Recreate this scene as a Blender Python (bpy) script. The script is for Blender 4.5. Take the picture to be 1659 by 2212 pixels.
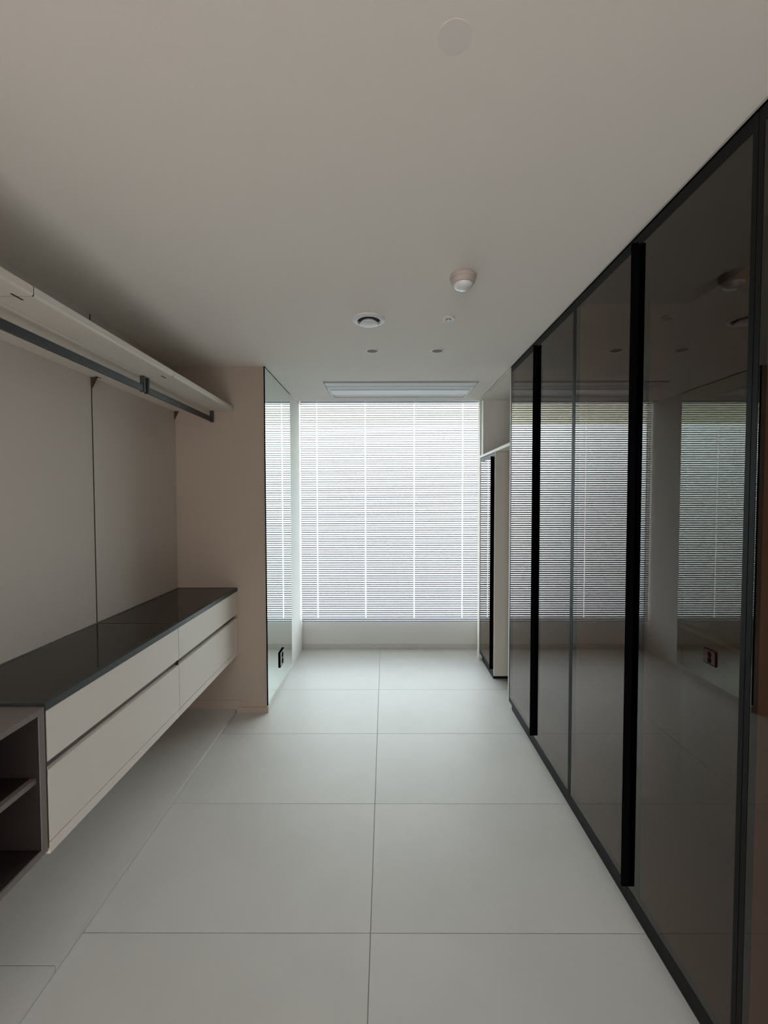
import bpy, bmesh, math
from mathutils import Vector, Matrix

# ------------------------------------------------------------ scene, camera, world, lights, exposure
for o in list(bpy.data.objects):
    bpy.data.objects.remove(o, do_unlink=True)
scene = bpy.context.scene
COL = scene.collection

H = 2.4035            # ceiling height
CAM_Z = 1.5
pitch, yaw, roll = -0.0322, -0.0030, -0.0017
cp, sp, cy, sy, cr, sr = math.cos(pitch), math.sin(pitch), math.cos(yaw), math.sin(yaw), math.cos(roll), math.sin(roll)
f0, r0 = Vector((sy, cy, 0)), Vector((cy, -sy, 0))
zz = Vector((0, 0, 1))
fwd = cp * f0 + sp * zz
up0 = -sp * f0 + cp * zz
ex = cr * r0 + sr * up0
ey = cr * up0 - sr * r0
cam_data = bpy.data.cameras.new('camera')
cam = bpy.data.objects.new('camera', cam_data)
COL.objects.link(cam)
M = Matrix.Identity(4)
for i in range(3):
    M[i][0], M[i][1], M[i][2] = ex[i], ey[i], -fwd[i]
M[2][3] = CAM_Z
cam.matrix_world = M
cam_data.sensor_fit = 'HORIZONTAL'
cam_data.sensor_width = 36.0
cam_data.lens = 36.0 * 915.46 / 1659.0
cam_data.clip_start = 0.02
scene.camera = cam

world = bpy.data.worlds.new('overcast_daylight')
scene.world = world
world.use_nodes = True
wn, wl = world.node_tree.nodes, world.node_tree.links
wn.clear()
w_out = wn.new('ShaderNodeOutputWorld')
w_bg = wn.new('ShaderNodeBackground')
w_tc = wn.new('ShaderNodeTexCoord')
w_sep = wn.new('ShaderNodeSeparateXYZ')
w_map = wn.new('ShaderNodeMapRange')
w_ramp = wn.new('ShaderNodeValToRGB')
w_map.inputs['From Min'].default_value = -0.6
w_map.inputs['From Max'].default_value = 0.9
cr_ = w_ramp.color_ramp
cr_.elements[0].position = 0.0
cr_.elements[0].color = (0.80, 0.86, 0.91, 1)
cr_.elements[1].position = 1.0
cr_.elements[1].color = (0.90, 0.97, 1.03, 1)
e = cr_.elements.new(0.36)
e.color = (0.82, 0.89, 0.95, 1)
e = cr_.elements.new(0.46)
e.color = (0.83, 0.90, 0.98, 1)
wl.new(w_tc.outputs['Generated'], w_sep.inputs[0])
wl.new(w_sep.outputs['Z'], w_map.inputs['Value'])
wl.new(w_map.outputs['Result'], w_ramp.inputs['Fac'])
wl.new(w_ramp.outputs['Color'], w_bg.inputs['Color'])
w_bg.inputs['Strength'].default_value = 5.1
wl.new(w_bg.outputs[0], w_out.inputs[0])


def area_light(name, loc, direction, sx, sz, power, color, portal=False):
    ld = bpy.data.lights.new(name, 'AREA')
    ld.shape = 'RECTANGLE'
    ld.size, ld.size_y = sx, sz
    ld.energy = power
    ld.color = color
    o = bpy.data.objects.new(name, ld)
    o.location = loc
    o.rotation_euler = Vector(direction).to_track_quat('-Z', 'Y').to_euler()
    COL.objects.link(o)
    if portal:
        ld.cycles.is_portal = True
    return o


area_light('window_portal', (0.025, 4.235, 1.36), (0, -1, 0), 2.15, 2.18, 1.0, (1, 1, 1), portal=True)
# added warm fill light standing in for an unseen lit doorway behind the camera
area_light('doorway_fill', (-0.60, -2.05, 1.15), (-0.05, 1, 0.22), 0.78, 2.0, 6.5, (1.0, 0.56, 0.34))

scene.view_settings.view_transform = 'Standard'
scene.view_settings.look = 'None'
scene.view_settings.gamma = 1.0
scene.view_settings.use_curve_mapping = False
scene.view_settings.exposure = 0.53

# ------------------------------------------------------------ materials


def mat(name, color, rough=0.5, metal=0.0, noise=0.0, nscale=8.0, bump=0.0, bscale=300.0, spec=0.5, coat=0.0):
    m = bpy.data.materials.new(name)
    m.use_nodes = True
    nt = m.node_tree
    b = nt.nodes['Principled BSDF']
    b.inputs['Base Color'].default_value = (*color, 1)
    b.inputs['Roughness'].default_value = rough
    b.inputs['Metallic'].default_value = metal
    b.inputs['Specular IOR Level'].default_value = spec
    b.inputs['Coat Weight'].default_value = coat
    tc = nt.nodes.new('ShaderNodeTexCoord')
    if noise > 0:
        n = nt.nodes.new('ShaderNodeTexNoise')
        n.inputs['Scale'].default_value = nscale
        n.inputs['Detail'].default_value = 6
        n.inputs['Roughness'].default_value = 0.6
        r = nt.nodes.new('ShaderNodeValToRGB')
        r.color_ramp.elements[0].position = 0.3
        r.color_ramp.elements[1].position = 0.7
        r.color_ramp.elements[0].color = (*[c * (1 - noise) for c in color], 1)
        r.color_ramp.elements[1].color = (*[min(1, c * (1 + noise)) for c in color], 1)
        nt.links.new(tc.outputs['Object'], n.inputs['Vector'])
        nt.links.new(n.outputs['Fac'], r.inputs['Fac'])
        nt.links.new(r.outputs['Color'], b.inputs['Base Color'])
    if bump > 0:
        n2 = nt.nodes.new('ShaderNodeTexNoise')
        n2.inputs['Scale'].default_value = bscale
        n2.inputs['Detail'].default_value = 3
        bp = nt.nodes.new('ShaderNodeBump')
        bp.inputs['Strength'].default_value = bump
        bp.inputs['Distance'].default_value = 0.001
        nt.links.new(tc.outputs['Object'], n2.inputs['Vector'])
        nt.links.new(n2.outputs['Fac'], bp.inputs['Height'])
        nt.links.new(bp.outputs['Normal'], b.inputs['Normal'])
    return m


def glass_mat(name, tint, ior=1.5, rough=0.0, refl=(1, 1, 1)):
    """thin sheet: Fresnel mirror over tinted see-through"""
    m = bpy.data.materials.new(name)
    m.use_nodes = True
    nt = m.node_tree
    nt.nodes.clear()
    out = nt.nodes.new('ShaderNodeOutputMaterial')
    mix = nt.nodes.new('ShaderNodeMixShader')
    tr = nt.nodes.new('ShaderNodeBsdfTransparent')
    gl = nt.nodes.new('ShaderNodeBsdfGlossy')
    fr = nt.nodes.new('ShaderNodeFresnel')
    geo = nt.nodes.new('ShaderNodeNewGeometry')
    inv = nt.nodes.new('ShaderNodeMath')
    mul = nt.nodes.new('ShaderNodeMath')
    inv.operation, mul.operation = 'SUBTRACT', 'MULTIPLY'
    inv.inputs[0].default_value = 1.0
    tr.inputs['Color'].default_value = (*tint, 1)
    gl.inputs['Color'].default_value = (*refl, 1)
    gl.inputs['Roughness'].default_value = rough
    fr.inputs['IOR'].default_value = ior
    L = nt.links.new
    L(geo.outputs['Backfacing'], inv.inputs[1])
    L(fr.outputs[0], mul.inputs[0])
    L(inv.outputs[0], mul.inputs[1])
    L(mul.outputs[0], mix.inputs[0])
    L(tr.outputs[0], mix.inputs[1])
    L(gl.outputs[0], mix.inputs[2])
    L(mix.outputs[0], out.inputs['Surface'])
    return m


M_CEIL = mat('ceiling_paper', (0.84, 0.795, 0.73), 0.9, bump=0.25, bscale=220)
M_WALL = mat('plaster_paint', (0.68, 0.67, 0.63), 0.85, bump=0.15, bscale=150)
M_PIER = mat('warm_plaster', (0.41, 0.335, 0.27), 0.85, bump=0.15, bscale=150)
M_PANEL = mat('wall_panel_laminate', (0.58, 0.52, 0.46), 0.7, bump=0.1, bscale=260)
M_SHELF = mat('shelf_laminate', (0.70, 0.655, 0.58), 0.55)
M_TILE = mat('porcelain_tile', (0.63, 0.615, 0.59), 0.42, noise=0.045, nscale=1.8, bump=0.05, bscale=60, spec=0.35)
M_GROUT = mat('grey_grout', (0.33, 0.335, 0.33), 0.95)
M_BASE = mat('baseboard_paint', (0.52, 0.51, 0.46), 0.5)
M_WHITE = mat('white_plastic', (0.72, 0.72, 0.70), 0.4)
M_GREYWHITE = mat('grey_white_panel', (0.62, 0.63, 0.62), 0.5)
M_DARKSLOT = mat('dark_slot', (0.03, 0.03, 0.03), 0.8)
M_BLACK = mat('black_anodised', (0.003, 0.003, 0.004), 0.6, spec=0.0)
M_FRAME = mat('dark_bronze_aluminium', (0.009, 0.009, 0.009), 0.45, spec=0.10)
M_DRAWER = mat('greige_lacquer', (0.80, 0.73, 0.66), 0.55)
M_BODY = mat('greige_carcass', (0.50, 0.47, 0.42), 0.6)
M_WOOD = mat('dark_brown_wood', (0.014, 0.007, 0.005), 0.7, noise=0.25, nscale=14)
M_TAUPE = mat('taupe_edge', (0.19, 0.16, 0.145), 0.6)
M_INNER = mat('wardrobe_interior', (0.50, 0.42, 0.35), 0.7)
M_RAIL = mat('dark_metal_rail', (0.055, 0.06, 0.062), 0.45, metal=0.5)
M_UPRIGHT = mat('brown_upright', (0.060, 0.045, 0.033), 0.7, spec=0.1)
M_TOPGLASS = mat('smoked_top_glass', (0.016, 0.010, 0.008), 0.08, spec=0.42)
M_TOPFRAME = mat('top_frame_metal', (0.045, 0.05, 0.05), 0.35, metal=0.4)
M_MIRROR = mat('green_tint_mirror', (0.80, 0.88, 0.83), 0.0, metal=1.0)
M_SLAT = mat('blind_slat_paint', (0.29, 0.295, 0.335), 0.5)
M_CORD = mat('white_cord', (0.8, 0.8, 0.78), 0.8)
M_SMOKE = glass_mat('smoked_glass', (0.56, 0.46, 0.39), 1.68, refl=(1, 0.95, 0.91))
M_CLEAR = glass_mat('clear_glass', (0.94, 0.97, 0.96), 1.45)
M_SILVER = mat('brushed_silver', (0.42, 0.42, 0.42), 0.35, metal=0.7)
M_GREY = mat('grey_diffuser', (0.26, 0.25, 0.24), 0.8)
M_DET = mat('beige_plastic', (0.52, 0.45, 0.40), 0.5)
M_LENS = mat('white_lens', (0.80, 0.81, 0.80), 0.2)

# ------------------------------------------------------------ helpers


def tag(o, label=None, cat=None, group=None, kind=None):
    if label:
        o['label'] = label
    if cat:
        o['category'] = cat
    if group:
        o['group'] = group
    if kind:
        o['kind'] = kind
    return o


def empty(name, loc, label=None, cat=None, group=None):
    o = bpy.data.objects.new(name, None)
    o.empty_display_size = 0.1
    o.location = loc
    COL.objects.link(o)
    return tag(o, label, cat, group)


def wloc(o):
    v = Vector((0, 0, 0))
    while o:
        v += Vector(o.location)
        o = o.parent
    return v


def link(name, me, m, loc, parent=None):
    o = bpy.data.objects.new(name, me)
    if m is not None and not me.materials:
        me.materials.append(m)
    COL.objects.link(o)
    if parent:
        o.parent = parent
        o.location = Vector(loc) - wloc(parent)
    else:
        o.location = loc
    return o


def boxes_mesh(name, bs, origin, bevel=0.0):
    bm = bmesh.new()
    for (x0, x1, y0, y1, z0, z1) in bs:
        r = bmesh.ops.create_cube(bm, size=1.0)
        for v in r['verts']:
            v.co.x = (x0 + x1) / 2 + v.co.x * (x1 - x0) - origin[0]
            v.co.y = (y0 + y1) / 2 + v.co.y * (y1 - y0) - origin[1]
            v.co.z = (z0 + z1) / 2 + v.co.z * (z1 - z0) - origin[2]
    if bevel > 0:
        bmesh.ops.bevel(bm, geom=bm.edges[:], offset=bevel, segments=2, affect='EDGES', profile=0.7)
    me = bpy.data.meshes.new(name)
    bm.to_mesh(me)
    bm.free()
    return me


def box(name, x0, x1, y0, y1, z0, z1, m, parent=None, bevel=0.0):
    c = ((x0 + x1) / 2, (y0 + y1) / 2, (z0 + z1) / 2)
    return link(name, boxes_mesh(name, [(x0, x1, y0, y1, z0, z1)], c, bevel), m, c, parent)


def boxes(name, bs, m, parent=None, bevel=0.0):
    c = [(min(b[2 * i] for b in bs) + max(b[2 * i + 1] for b in bs)) / 2 for i in range(3)]
    return link(name, boxes_mesh(name, bs, c, bevel), m, c, parent)


def extrude_y(name, prof, y0, y1, m, parent=None):
    """prof: list of (x,z), counter-clockwise or not; extruded along Y"""
    cx = sum(p[0] for p in prof) / len(prof)
    cz = sum(p[1] for p in prof) / len(prof)
    cyy = (y0 + y1) / 2
    bm = bmesh.new()
    a = [bm.verts.new((p[0] - cx, y0 - cyy, p[1] - cz)) for p in prof]
    b = [bm.verts.new((p[0] - cx, y1 - cyy, p[1] - cz)) for p in prof]
    n = len(prof)
    bm.faces.new(a)
    bm.faces.new(b[::-1])
    for i in range(n):
        bm.faces.new((a[i], b[i], b[(i + 1) % n], a[(i + 1) % n]))
    bmesh.ops.recalc_face_normals(bm, faces=bm.faces[:])
    me = bpy.data.meshes.new(name)
    bm.to_mesh(me)
    bm.free()
    return link(name, me, m, (cx, cyy, cz), parent)


def lathe(name, prof, loc, m, parent=None, seg=40, smooth=True, axis='Z'):
    """prof: list of (r,z) revolved round the local axis"""
    bm = bmesh.new()
    rings = []
    for (r, z) in prof:
        if r < 1e-6:
            rings.append([bm.verts.new((0, 0, z))])
        else:
            rings.append([bm.verts.new((r * math.cos(2 * math.pi * k / seg), r * math.sin(2 * math.pi * k / seg), z)) for k in range(seg)])
    for i in range(len(rings) - 1):
        A, B = rings[i], rings[i + 1]
        for k in range(seg):
            k2 = (k + 1) % seg
            if len(A) == 1 and len(B) == 1:
                continue
            if len(A) == 1:
                bm.faces.new((A[0], B[k], B[k2]))
            elif len(B) == 1:
                bm.faces.new((A[k], B[0], A[k2]))
            else:
                bm.faces.new((A[k], B[k], B[k2], A[k2]))
    bmesh.ops.recalc_face_normals(bm, faces=bm.faces[:])
    if axis == 'X':
        bmesh.ops.rotate(bm, verts=bm.verts[:], cent=(0, 0, 0), matrix=Matrix.Rotation(math.pi / 2, 3, 'Y'))
    me = bpy.data.meshes.new(name)
    bm.to_mesh(me)
    bm.free()
    if smooth:
        for p in me.polygons:
            p.use_smooth = True
        try:
            me.set_sharp_from_angle(angle=math.radians(35))
        except Exception:
            pass
    return link(name, me, m, loc, parent)


# ------------------------------------------------------------ main planes
XW = -1.443      # left wall face
XM = -0.8237     # mirror face
YE = 2.925       # end wall face
YW = 4.177       # window wall face
YC = 3.962       # where the ceiling ends in front of the blind pocket
XD = 0.8666      # wardrobe door face
XP = 0.895       # plinth face
XR = 1.42        # right wall face
YB = -2.2        # wall behind the camera
YBL = 4.09       # blind plane

# ------------------------------------------------------------ floor
floor = box('floor', -1.75, 1.60, YB - 0.1, 4.45, -0.12, -0.004, M_GROUT)
tag(floor, kind='structure')
XJ = -0.0531
cols = [(XJ - 1.24, XJ), (XJ, XJ + 1.24), (XJ + 1.24, XR)]
rows = [1.4151 + 0.6209 * k for k in range(-6, 4)]
rows = [YB] + rows + [YW]
G = 0.0014
for (a, b) in cols:
    for i in range(len(rows) - 1):
        y0, y1 = rows[i], rows[i + 1]
        aa = max(a, XW)
        if b - aa < 0.05 or y1 - y0 < 0.05:
            continue
        box('tile', aa + G, b - G, y0 + G, y1 - G, -0.004, 0.0, M_TILE, floor)
for i in range(len(rows) - 1):      # narrow strip of tiles along the left wall
    if rows[i] < -1.9:
        continue
    y1 = rows[i + 1]
    if rows[i] < 1.2:
        box('tile', XW + G, XJ - 1.24 - G, rows[i] + G, y1 - G, -0.004, 0.0, M_TILE, floor)

# low raised strip below the drawers
step = boxes('trim_1', [(XW, -1.048, 1.292, YE, 0, 0.004), (XW, -1.048, -0.6, 1.289, 0, 0.004)], M_GROUT)
tag(step, kind='structure')
for (a, b) in ((1.2905, YE), (0.05, 1.2885), (-0.6, 0.048)):
    box('tile', XW, -1.046, a, b, 0.004, 0.026, M_TILE, step, bevel=0.0012)

# ------------------------------------------------------------ ceiling (with a recess for the air conditioner)
AX0, AX1, AY0, AY1 = -0.482, 0.730, 3.305, 3.842
ceil = boxes('ceiling', [
    (-1.75, 0.862, YB - 0.1, AY0, H, H + 0.05),
    (-1.75, AX0, AY0, AY1, H, H + 0.05),
    (AX1, 0.862, AY0, AY1, H, H + 0.05),
    (-1.75, 0.862, AY1, YC, H, H + 0.05),
    (0.869, 1.60, YB - 0.1, YC, H, H + 0.05),
    (0.862, 0.869, YB - 0.1, YC, H + 0.040, H + 0.05),
    (-1.75, 1.60, YB - 0.1, YC, H + 0.05, H + 0.14),
], M_CEIL)
tag(ceil, kind='structure')
pocket = boxes('trim_2', [
    (-1.75, 1.60, YC, YW + 0.05, H + 0.115, H + 0.14)], M_WALL)
tag(pocket, kind='structure')

# ------------------------------------------------------------ left wall with its panels
wl_ = box('wall_left', -1.60, XW - 0.020, YB, YE, 0, H, M_UPRIGHT)
tag(wl_, kind='structure')
seams = [-0.385, 0.443, 1.271, 2.099]
edges = [YB] + seams + [YE]
for i in range(len(edges) - 1):
    box('wall_panel', XW - 0.020, XW, edges[i] + (0.0055 if i else 0), edges[i + 1] - (0.0055 if i < len(edges) - 2 else 0.003), 0, H, M_PANEL, wl_)
for s in seams:
    box('upright', XW - 0.020, XW - 0.002, s - 0.0055, s + 0.0055, 0.0, H, M_UPRIGHT, wl_)

# ------------------------------------------------------------ end wall / mirror pier
pier = boxes('wall_left_end', [(-1.60, XM - 0.006, YE, 3.689, 0, H), (-1.60, XM, 3.689, YW, 0, H + 0.115)], M_PIER)
tag(pier, kind='structure')
# the side of the pier that faces the room beside the window is the pale paint
pale = box('wall_left_window', XM - 0.001, XM + 0.0005, 3.6895, YW, 0, H, M_WALL, pier)
pale.name = 'wall_facing'
bb = boxes('baseboard_end', [(-1.045, XM + 0.0015, YE - 0.006, YE, 0.0, 0.040), (XW, -1.006, YE - 0.004, YE, 0.026, 0.088)], M_PIER)
tag(bb, kind='structure')
bb = box('baseboard_left', XM - 0.006, XM + 0.0035, YE - 0.004, 3.689, 0.0, 0.049, M_WALL, bevel=0.001)
tag(bb, kind='structure')
bb = box('baseboard_back', XM, 0.90, YW - 0.012, YW, 0.0, 0.050, M_BASE, bevel=0.0015)
tag(bb, kind='structure')

mirror = empty('wall_mirror', (XM, (YE + 3.689) / 2, 0.05), 'tall frameless wall mirror covering the pier left of the window', 'mirror')
box('mirror_glass', XM - 0.006, XM, YE + 0.003, 3.689, 0.050, H - 0.006, M_MIRROR, mirror)
box('edge_strip', XM - 0.0065, XM + 0.0005, YE - 0.004, YE + 0.003, 0.050, H - 0.001, M_BLACK, mirror)
box('top_strip', XM - 0.0065, XM + 0.0005, YE + 0.003, 3.689, H - 0.006, H - 0.001, M_BLACK, mirror)

sock = empty('power_socket', (XM + 0.001, 3.305, 0.245), 'black and silver double power socket on the mirror', 'socket')
box('back_box', XM + 0.0003, XM + 0.008, 3.243, 3.367, 0.187, 0.306, M_BLACK, sock, bevel=0.001)
box('face_plate', XM + 0.008, XM + 0.010, 3.251, 3.359, 0.195, 0.298, M_SILVER, sock, bevel=0.0008)
for z in (0.223, 0.270):
    lathe('outlet', [(0.0, 0.0008), (0.016, 0.0008), (0.020, 0.0016), (0.022, 0.0016), (0.022, 0.0)], (XM + 0.010, 3.305, z), M_BLACK, sock, seg=28, axis='X')

# ------------------------------------------------------------ window wall
wb = boxes('wall_back', [
    (-1.60, 1.60, YW, YW + 0.05, 0, 0.270),
    (1.10, 1.60, YW, YW + 0.05, 0.270, H + 0.115),
    (-1.60, -1.05, YW, YW + 0.05, 0.270, H + 0.115),
    (-1.05, 1.10, YW, YW + 0.05, 2.45, H + 0.115)], M_WALL)
tag(wb, kind='structure')
niche_wall = box('trim_3', 0.912, XR, YC, YW - 0.001, 0, H + 0.11, M_WALL)
tag(niche_wall, kind='structure')
win = boxes('window_1', [
    (-1.05, -1.00, 4.185, 4.225, 0.270, 2.45), (1.05, 1.10, 4.185, 4.225, 0.270, 2.45),
    (-1.00, 1.05, 4.185, 4.225, 0.270, 0.305), (-1.00, 1.05, 4.185, 4.225, 2.43, 2.45)], M_WHITE)
tag(win, kind='structure')
box('pane', -1.00, 1.05, 4.200, 4.206, 0.272, 2.43, M_CLEAR, win)
dimming_eave = box('added_eave', -2.4, 2.4, 4.24, 5.80, 2.50, 2.62, mat('dimming_eave_render', (0.58, 0.55, 0.42), 0.9))  # slab added outside the window to dim the top gaps of the blind
tag(dimming_eave, kind='structure')

# ------------------------------------------------------------ right wall and wall behind the camera
wr = boxes('wall_right', [(XR, 1.60, YB, YC, 0, H), (0.90, XR, YB, 0.035, 0, H)], M_PANEL)
tag(wr, kind='structure')
wf = boxes('wall_front', [(-1.60, -1.0, YB - 0.1, YB, 0, H), (-0.1, 1.60, YB - 0.1, YB, 0, H), (-1.0, -0.1, YB - 0.1, YB, 2.2, H)], M_WALL)
tag(wf, kind='structure')

# ------------------------------------------------------------ wardrobes with smoked glass doors
UNIT_LABEL = [
    'tall smoked glass two-door wardrobe nearest the window, one black fin handle',
    'tall smoked glass two-door wardrobe in the middle of the right side',
    'tall smoked glass wardrobe cut off by the right edge of the photo']


def door(parent, y0, y1, z0, z1, fin=None, open_lo=False, open_hi=False, seam_gap=0.0012):
    fw, t = 0.014, 0.020
    fb, ft = 0.030, 0.036
    y0 += seam_gap
    y1 -= seam_gap
    x0, x1 = XD, XD + t
    a = y0 if open_lo else y0 + fw       # the meeting edges carry no stile, the glass runs through
    b = y1 if open_hi else y1 - fw
    bs = [(x0, x1, y0, y1, z0, z0 + fb), (x0, x1, y0, y1, z1 - ft, z1)]
    if not open_lo:
        bs.append((x0, x1, y0, a, z0 + fb, z1 - ft))
    if not open_hi:
        bs.append((x0, x1, b, y1, z0 + fb, z1 - ft))
    d = boxes('door', bs, M_FRAME, parent)
    box('glass_pane', x0 + 0.001, x0 + 0.006, a, b, z0 + fb, z1 - ft, M_SMOKE, d)
    if open_hi:      # black strip added behind the glass so the fin's reflection stays dark
        box('reflection_backing', x0 + 0.0065, x0 + 0.018, y1 - 0.052, y1, z0 + fb, z1 - ft, M_BLACK, d)
    if open_lo:
        box('reflection_backing', x0 + 0.0065, x0 + 0.018, y0, y0 + 0.012, z0 + fb, z1 - ft, M_BLACK, d)
    if fin is not None:
        box('handle', XD - 0.021, XD + 0.001, fin, fin + 0.010, z0 + 0.034, z1 - 0.025, M_BLACK, d, bevel=0.0006)
    return d


def wardrobe(ya, yb, label, far_end=False):
    u = empty('wardrobe', ((XD + XR) / 2, (ya + yb) / 2, 0), label, 'wardrobe', 'tall smoked glass wardrobes along the right wall')
    zb, zt = 0.076, 2.3985
    XB = 1.385
    xi = XD + 0.022
    ye_ = yb + (0.022 if far_end else 0.0)
    box('side_panel', xi if not far_end else XD, XB, (yb if far_end else yb - 0.009), ye_, zb, zt, M_BODY if far_end else M_INNER, u)
    box('side_panel', xi, XB, ya, ya + 0.009, zb, zt, M_INNER, u)
    box('back_panel', XB, XB + 0.012, ya, yb, zb, zt, M_INNER, u)
    box('bottom_panel', xi, XB, ya + 0.009, yb - 0.009, zb, zb + 0.018, M_INNER, u)
    box('top_panel', xi, XB, ya + 0.009, yb - 0.009, zt - 0.018, zt, M_WOOD, u)
    box('dark_gap_fill', XD + 0.001, XD + 0.018, ya, yb + (0.022 if far_end else 0), zt - 0.003, H - 0.0005, M_BLACK, u)  # black filler added to make the gap below the ceiling dark
    box('back_ledge', XB - 0.03, XB, ya + 0.009, yb - 0.009, 0.905, 0.925, M_SHELF, u)
    box('plinth', XP, XP + 0.018, ya, yb + (0.022 if far_end else 0), 0.0, zb, M_FRAME, u)
    box('plinth', XP + 0.018, XB, ye_ - 0.03, ye_ - 0.012, 0.0, zb, M_FRAME, u)
    ym = (ya + yb) / 2
    door(u, ym, yb, zb, zt - 0.004, open_lo=True)
    door(u, ya, ym, zb, zt - 0.004, fin=ym - 0.013, open_hi=True)
    return u


wardrobe(1.965, 2.941, UNIT_LABEL[0], far_end=True)
wardrobe(1.012, 1.965, UNIT_LABEL[1])
wardrobe(0.059, 1.012, UNIT_LABEL[2])

# light shelf across the niche, and the fascia below the ceiling gap
br = box('niche_shelf', XD, XR, 2.965, 3.962, 1.866, 1.888, M_SHELF)
tag(br, 'pale shelf board bridging the niche between the wardrobes and the window', 'shelf')
fs = box('trim_4', XD + 0.003, XD + 0.020, 2.965, YC, H - 0.012, H - 0.004, M_SHELF)
tag(fs, kind='structure')

# low cabinet beside the window
lc = empty('low_cabinet', (1.13, 3.62, 0), 'narrow smoked glass cabinet beneath the niche shelf beside the window', 'cabinet')
box('side_panel', XD + 0.001, XR - 0.001, 3.352, 3.370, 0.076, 1.864, M_BODY, lc)
box('side_panel', XD + 0.001, XR - 0.04, 3.872, 3.884, 0.076, 1.864, M_INNER, lc)
box('back_panel', XR - 0.04, XR - 0.028, 3.370, 3.884, 0.076, 1.864, M_INNER, lc)
box('bottom_panel', XD + 0.022, XR - 0.04, 3.370, 3.872, 0.076, 0.094, M_INNER, lc)
box('plinth', XP, XP + 0.018, 3.478, 3.884, 0.0, 0.076, M_FRAME, lc)
box('plinth', XP + 0.018, XR - 0.002, 3.478, 3.496, 0.0, 0.076, M_FRAME, lc)
door(lc, 3.3705, 3.872, 0.076, 1.860, fin=3.405, open_lo=True)
fp = box('filler_post', XD - 0.001, XD + 0.011, 3.885, 3.960, 0.0, H - 0.024, M_SHELF)
# the shelf runs up to the post
fp.name = 'filler_panel'
tag(fp, 'pale upright filler panel between the low cabinet and the blind', 'panel')

# ------------------------------------------------------------ floating drawers
XC = -1.030


def drawer_unit(ya, yb, label, end_far):
    u = empty('drawer_unit', ((XW + XC) / 2, (ya + yb) / 2, 0.415), label, 'drawer cabinet', 'floating drawer cabinets on the left wall')
    bs = [
        (XW, XC - 0.020, ya, ya + 0.016, 0.432, 0.858), (XW, XC - 0.020, yb - 0.016, yb, 0.432, 0.858),
        (XW, XW + 0.01, ya + 0.016, yb - 0.016, 0.432, 0.858)]
    boxes('carcass', bs, M_BODY, u)
    box('bottom_board', XW, XC, ya + 0.001, yb - 0.001, 0.412, 0.447, M_DRAWER, u, bevel=0.0008)
    g = 0.0022
    box('side_gap', XC - 0.0195, XC - 0.004, ya + 0.0001, ya + 0.0020, 0.432, 0.856, M_DARKSLOT, u)
    box('grip_channel', XC - 0.045, XC - 0.022, ya + 0.016, yb - 0.016, 0.655, 0.708, M_TAUPE, u)
    for (z0, z1) in ((0.700, 0.857), (0.4505, 0.672)):
        d = box('drawer', XC - 0.020, XC, ya + g, yb - g, z0, z1, M_DRAWER, u, bevel=0.0008)
        box('drawer_box', XW + 0.02, XC - 0.046, ya + 0.03, yb - 0.03, z0 + 0.01, z1 - 0.03, M_BODY, d)
    return u


drawer_unit(2.086, YE - 0.002, 'floating two-drawer greige cabinet against the end wall', True)
drawer_unit(1.262, 2.086, 'floating two-drawer greige cabinet beside the open cubby unit', False)

top = empty('counter_top', ((XW + XC) / 2, 2.09, 0.858), 'dark smoked glass counter top in two framed panes on the drawers', 'counter top')
ZT0, ZT1 = 0.858, 0.882
boxes('top_frame', [
    (XC - 0.022, XC + 0.002, 1.258, YE - 0.001, ZT0, ZT1), (XW + 0.001, XW + 0.018, 1.258, YE - 0.001, ZT0, ZT1),
    (XW + 0.018, XC - 0.022, 1.258, 1.272, ZT0, ZT1), (XW + 0.018, XC - 0.022, YE - 0.013, YE - 0.001, ZT0, ZT1),
    (XW + 0.018, XC - 0.022, 2.086, 2.094, ZT0, ZT1)], M_TOPFRAME, top, bevel=0.0006)
box('glass_pane', XW + 0.018, XC - 0.022, 1.272, 2.086, ZT0, ZT1 - 0.0015, M_TOPGLASS, top)
box('glass_pane', XW + 0.018, XC - 0.022, 2.094, YE - 0.013, ZT0, ZT1 - 0.0015, M_TOPGLASS, top)

cub = empty('cubby_unit', ((XW + XC) / 2, 0.65, 0.425), 'open dark wood cubby unit with one shelf, cut off at the left edge', 'open cabinet')
CY0, CY1 = 0.05, 1.256
box('top_board', XW, XC, CY0, CY1, 0.855, 0.873, M_TAUPE, cub, bevel=0.0006)
box('bottom_board', XW, XC, CY0, CY1, 0.427, 0.445, M_TAUPE, cub, bevel=0.0006)
box('side_panel', XW + 0.001, XC, CY1 - 0.020, CY1, 0.445, 0.855, M_TAUPE, cub, bevel=0.0004)
box('side_panel', XW + 0.001, XC, CY0, CY0 + 0.020, 0.445, 0.855, M_TAUPE, cub, bevel=0.0004)
box('gap_shade', XW + 0.002, XC - 0.006, CY1 + 0.0002, CY1 + 0.0042, 0.43, 0.873, M_DARKSLOT, cub)  # black strip put in for the shade of the gap beside the drawers
box('side_lining', XW + 0.012, XC - 0.004, CY1 - 0.022, CY1 - 0.0201, 0.446, 0.854, M_WOOD, cub)
box('back_panel', XW + 0.001, XW + 0.012, CY0 + 0.020, CY1 - 0.0225, 0.445, 0.855, M_WOOD, cub)
sh = box('shelf', XW + 0.012, XC - 0.012, CY0 + 0.020, CY1 - 0.0225, 0.651, 0.667, M_TAUPE, cub, bevel=0.0004)
box('shelf_lining', XW + 0.013, XC - 0.03, CY0 + 0.021, CY1 - 0.023, 0.667, 0.6685, M_WOOD, sh)
box('bottom_lining', XW + 0.013, XC - 0.006, CY0 + 0.021, CY1 - 0.023, 0.445, 0.4465, M_WOOD, cub)
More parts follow.
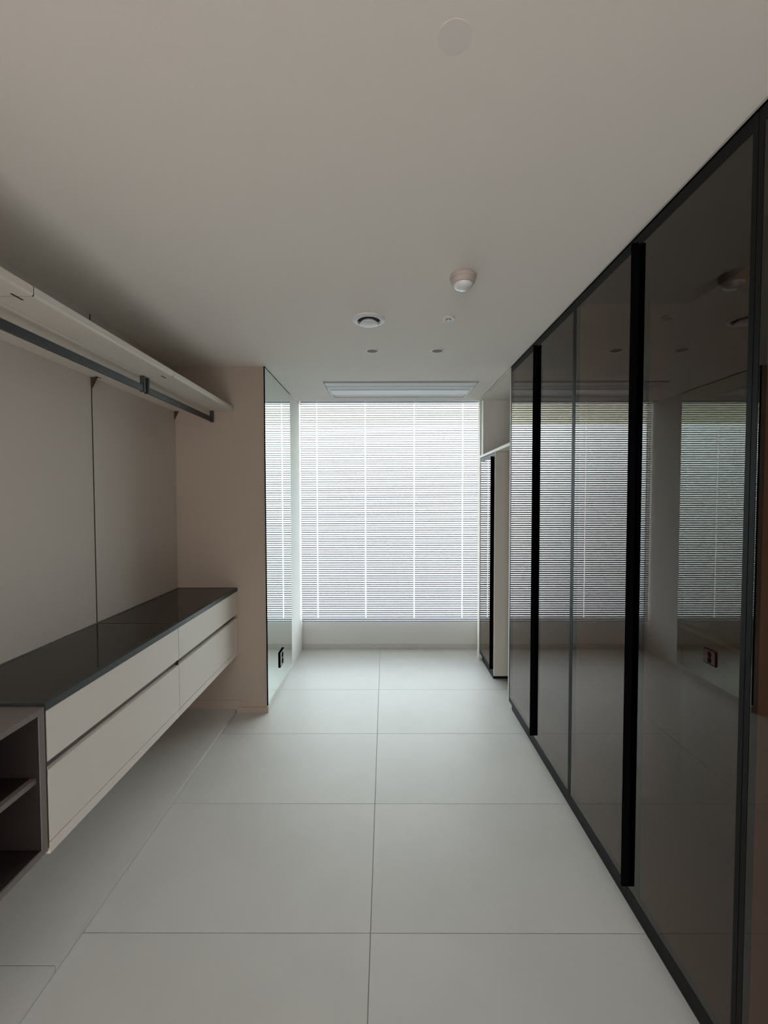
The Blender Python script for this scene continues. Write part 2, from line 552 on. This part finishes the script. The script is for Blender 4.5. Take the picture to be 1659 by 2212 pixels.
box('top_lining', XW + 0.013, XC - 0.006, CY0 + 0.021, CY1 - 0.023, 0.8535, 0.855, M_WOOD, cub)

# ------------------------------------------------------------ upper shelf with joints, brackets and hanging rails
ZS0, ZS1 = 2.098, 2.130
XS = -1.038
prof = [(XW + 0.001, ZS0), (-1.172, ZS0), (-1.172, ZS0 + 0.004), (-1.166, ZS0 + 0.004), (-1.166, ZS0),
        (XS - 0.010, ZS0), (XS - 0.005, ZS0 + 0.0005), (XS - 0.002, ZS0 + 0.003), (XS, ZS0 + 0.008),
        (XS, ZS1 - 0.004), (XS - 0.004, ZS1), (XW + 0.001, ZS1)]
shelf = empty('wall_shelf', ((XW + XS) / 2, 1.5, ZS0), 'long pale wall shelf with rounded front edge high on the left wall', 'shelf')
bnds = [YE - 0.001, 2.099, 1.270, 0.443, -0.385]
for i in range(4):
    extrude_y('shelf_board', prof, bnds[i + 1] + 0.0017, bnds[i] - 0.0017, M_SHELF, shelf)
for s in bnds[1:4]:
    box('joint_strip', XW + 0.002, XS - 0.001, s - 0.0016, s + 0.0016, ZS0 + 0.0008, ZS1 - 0.002, M_DARKSLOT, shelf)
    for x in (-1.088, -1.410):
        c = box('joint_clip', x - 0.003, x + 0.003, s - 0.020, s + 0.020, ZS0 - 0.0015, ZS0, M_DARKSLOT, shelf)


def wedge(s, dy):
    bm = bmesh.new()
    pts = [(XW, ZS0), (XW + 0.030, ZS0), (XW + 0.026, ZS0 - 0.004), (XW, ZS0 - 0.055)]
    a = [bm.verts.new((p[0] - XW, -dy, p[1] - ZS0)) for p in pts]
    b = [bm.verts.new((p[0] - XW, dy, p[1] - ZS0)) for p in pts]
    bm.faces.new(a)
    bm.faces.new(b[::-1])
    for i in range(4):
        bm.faces.new((a[i], b[i], b[(i + 1) % 4], a[(i + 1) % 4]))
    bmesh.ops.recalc_face_normals(bm, faces=bm.faces[:])
    me = bpy.data.meshes.new('bracket')
    bm.to_mesh(me)
    bm.free()
    return link('bracket', me, M_UPRIGHT, (XW, s, ZS0), shelf)


for s in (YE - 0.008, 2.099, 1.270, 0.443):
    wedge(s, 0.004)

RX = -1.180
for (ya, yb, lab) in ((2.112, 2.905, 'dark flat hanging rail under the shelf, nearest the end wall'),
                      (1.285, 2.085, 'long dark flat hanging rail under the shelf, running to the left edge'),
                      (0.458, 1.256, 'dark hanging rail under the shelf outside the left edge')):
    if yb < 1.3:
        continue
    r = empty('hanging_rail', (RX, (ya + yb) / 2, ZS0), lab, 'clothes rail', 'dark hanging rails under the wall shelf')
    if ya < 1.3:
        ya = 0.45
    box('rail_bar', RX - 0.006, RX + 0.006, ya + 0.006, yb - 0.006, 2.022, 2.054, M_RAIL, r, bevel=0.0015)
    for yy in (ya, yb - 0.010):
        b_ = box('hanger', RX - 0.012, RX + 0.010, yy, yy + 0.010, 2.020, ZS0, M_RAIL, r, bevel=0.001)

# ------------------------------------------------------------ venetian blind
BX0, BX1 = -0.812, 0.905
cords = [-0.656, -0.191, 0.279, 0.744]
blind = empty('venetian_blind', (0.045, YBL, 0.30), 'pale horizontal slat venetian blind covering the whole window', 'blind')
N_SL, Z_TOP, PITCH = 100, 2.434, 0.02118
W, CROWN, THETA = 0.0202, 0.0012, math.radians(-36)


def slat_mesh():
    xs = [BX0]
    for c in cords:
        xs += [c - 0.0045, c + 0.0045]
    xs += [BX1]
    ss = [-1, -0.45, 0.0, 0.45, 1]
    verts, faces = [], []
    cx = (BX0 + BX1) / 2
    for s in ss:
        u = s * W / 2
        n = CROWN * (1 - s * s)
        # room-side edge (negative Y) turned down
        y = u * math.cos(THETA) + n * math.sin(THETA)
        z = -u * math.sin(THETA) + n * math.cos(THETA)
        for x in xs:
            verts.append((x - cx, y, z))
    nx = len(xs)
    for j in range(len(ss) - 1):
        for i in range(nx - 1):
            if i % 2 == 1 and j in (1, 2):
                continue
            a = j * nx + i
            faces.append((a, a + 1, a + nx + 1, a + nx))
    me = bpy.data.meshes.new('slat')
    me.from_pydata(verts, [], faces)
    for p in me.polygons:
        p.use_smooth = True
    me.materials.append(M_SLAT)
    return me


sm = slat_mesh()
for k in range(N_SL):
    z = Z_TOP - 0.012 - k * PITCH
    link('slat', sm, M_SLAT, ((BX0 + BX1) / 2, YBL, z), blind)
zb_ = Z_TOP - 0.012 - N_SL * PITCH
box('bottom_rail', BX0, BX1, YBL - 0.011, YBL + 0.011, zb_ - 0.001, zb_ + 0.009, M_SLAT, blind, bevel=0.002)
box('head_rail', BX0, BX1, YBL - 0.016, YBL + 0.016, Z_TOP + 0.010, Z_TOP + 0.040, M_SLAT, blind, bevel=0.002)
for c in cords:
    boxes('ladder_cord', [(c - 0.0006, c + 0.0006, YBL - 0.0135, YBL - 0.0123, zb_, Z_TOP + 0.01),
                          (c - 0.0006, c + 0.0006, YBL + 0.0123, YBL + 0.0135, zb_, Z_TOP + 0.01)], M_CORD, blind)

# ------------------------------------------------------------ ceiling fittings
ac = empty('air_conditioner', ((AX0 + AX1) / 2, (AY0 + AY1) / 2, H), 'long white ceiling air conditioner panel in front of the blind', 'air conditioner')
box('housing', AX0 + 0.001, AX1 - 0.001, AY0 + 0.001, AY1 - 0.001, H + 0.030, H + 0.048, M_DARKSLOT, ac)
boxes('grille_panel', [(AX0 + 0.006, AX1 - 0.006, AY0 + 0.045, AY0 + 0.142, H - 0.002, H + 0.012)], M_GREYWHITE, ac, bevel=0.0015)
boxes('service_panel', [(AX0 + 0.006, AX1 - 0.006, AY0 + 0.145, AY0 + 0.238, H - 0.004, H + 0.012)], M_GREYWHITE, ac, bevel=0.0015)
boxes('louvre', [(AX0 + 0.030, AX1 - 0.030, AY0 + 0.241, AY0 + 0.392, H - 0.008, H + 0.004)], M_WHITE, ac, bevel=0.003)
boxes('side_cheek', [(AX0 + 0.003, AX0 + 0.028, AY0 + 0.241, AY1 - 0.004, H - 0.003, H + 0.012)], M_GREYWHITE, ac, bevel=0.001)
boxes('side_cheek', [(AX1 - 0.028, AX1 - 0.003, AY0 + 0.241, AY1 - 0.004, H - 0.003, H + 0.012)], M_GREYWHITE, ac, bevel=0.001)
boxes('outlet_slot', [(AX0 + 0.030, AX1 - 0.030, AY0 + 0.395, AY1 - 0.010, H + 0.004, H + 0.020)], M_GREYWHITE, ac)
boxes('badge', [(0.62, 0.65, AY0 + 0.360, AY0 + 0.365, H - 0.0088, H - 0.008)], M_GREY, ac)

# heat / motion detector
det = empty('smoke_detector', (0.318, 1.755, H), 'round stepped white detector hanging below the ceiling', 'detector')
lathe('base', [(0.0, 0.0), (0.052, 0.0), (0.054, -0.004), (0.052, -0.016), (0.0, -0.016)], (0.318, 1.755, H), M_DET, det)
lathe('body', [(0.0, -0.016), (0.050, -0.016), (0.048, -0.026), (0.043, -0.034), (0.0, -0.034)], (0.318, 1.755, H), M_DET, det)
lathe('lens', [(0.038, -0.034), (0.037, -0.042), (0.030, -0.050), (0.015, -0.054), (0.0, -0.055)], (0.318, 1.755, H), M_LENS, det)

# round exhaust valve
ven = empty('exhaust_vent', (-0.081, 2.170, H), 'round white exhaust vent with a dished centre on the ceiling', 'vent')
lathe('rim', [(0.082, 0.0), (0.081, -0.006), (0.070, -0.012), (0.060, -0.012), (0.056, -0.006), (0.056, -0.001)], (-0.081, 2.170, H), M_WHITE, ven)
lathe('throat', [(0.0, -0.0010), (0.056, -0.0010)], (-0.081, 2.170, H), M_DARKSLOT, ven)
lathe('valve_dish', [(0.0, -0.006), (0.030, -0.006), (0.046, -0.020), (0.045, -0.024), (0.030, -0.0275), (0.0, -0.028)], (-0.081, 2.170, H), M_WHITE, ven)

spk = empty('sprinkler_head', (0.319, 2.157, H), 'small white disc sprinkler with a dark slot on the ceiling', 'sprinkler')
lathe('cover_disc', [(0.031, 0.0), (0.031, -0.004), (0.028, -0.008), (0.016, -0.008), (0.014, -0.001)], (0.319, 2.157, H), M_WHITE, spk)
lathe('slot', [(0.0, -0.0012), (0.0145, -0.0012)], (0.319, 2.157, H), M_DARKSLOT, spk)
lathe('nozzle', [(0.0, -0.002), (0.004, -0.002), (0.008, -0.011), (0.0, -0.012)], (0.319, 2.157, H), M_WHITE, spk)

for (x, lab) in ((-0.078, 'small round recessed ceiling spotlight below the exhaust vent'),
                 (0.321, 'small round recessed ceiling spotlight below the sprinkler disc')):
    s_ = empty('downlight', (x, 2.625, H), lab, 'ceiling light', 'pair of recessed downlights before the blind')
    lathe('trim_ring', [(0.041, 0.0), (0.041, -0.0015), (0.039, -0.004), (0.033, -0.004), (0.032, -0.001)], (x, 2.625, H), M_WHITE, s_)
    lathe('diffuser', [(0.0, -0.0012), (0.0325, -0.0012)], (x, 2.625, H), M_GREY, s_)

cap = empty('cover_cap', (0.137, 0.861, H), 'faint round ceiling-coloured cover cap nearest the camera', 'cap')
lathe('disc', [(0.033, 0.0), (0.033, -0.0008), (0.0, -0.0010)], (0.137, 0.861, H), mat('cap_paint', (0.80, 0.752, 0.695), 0.9), cap)
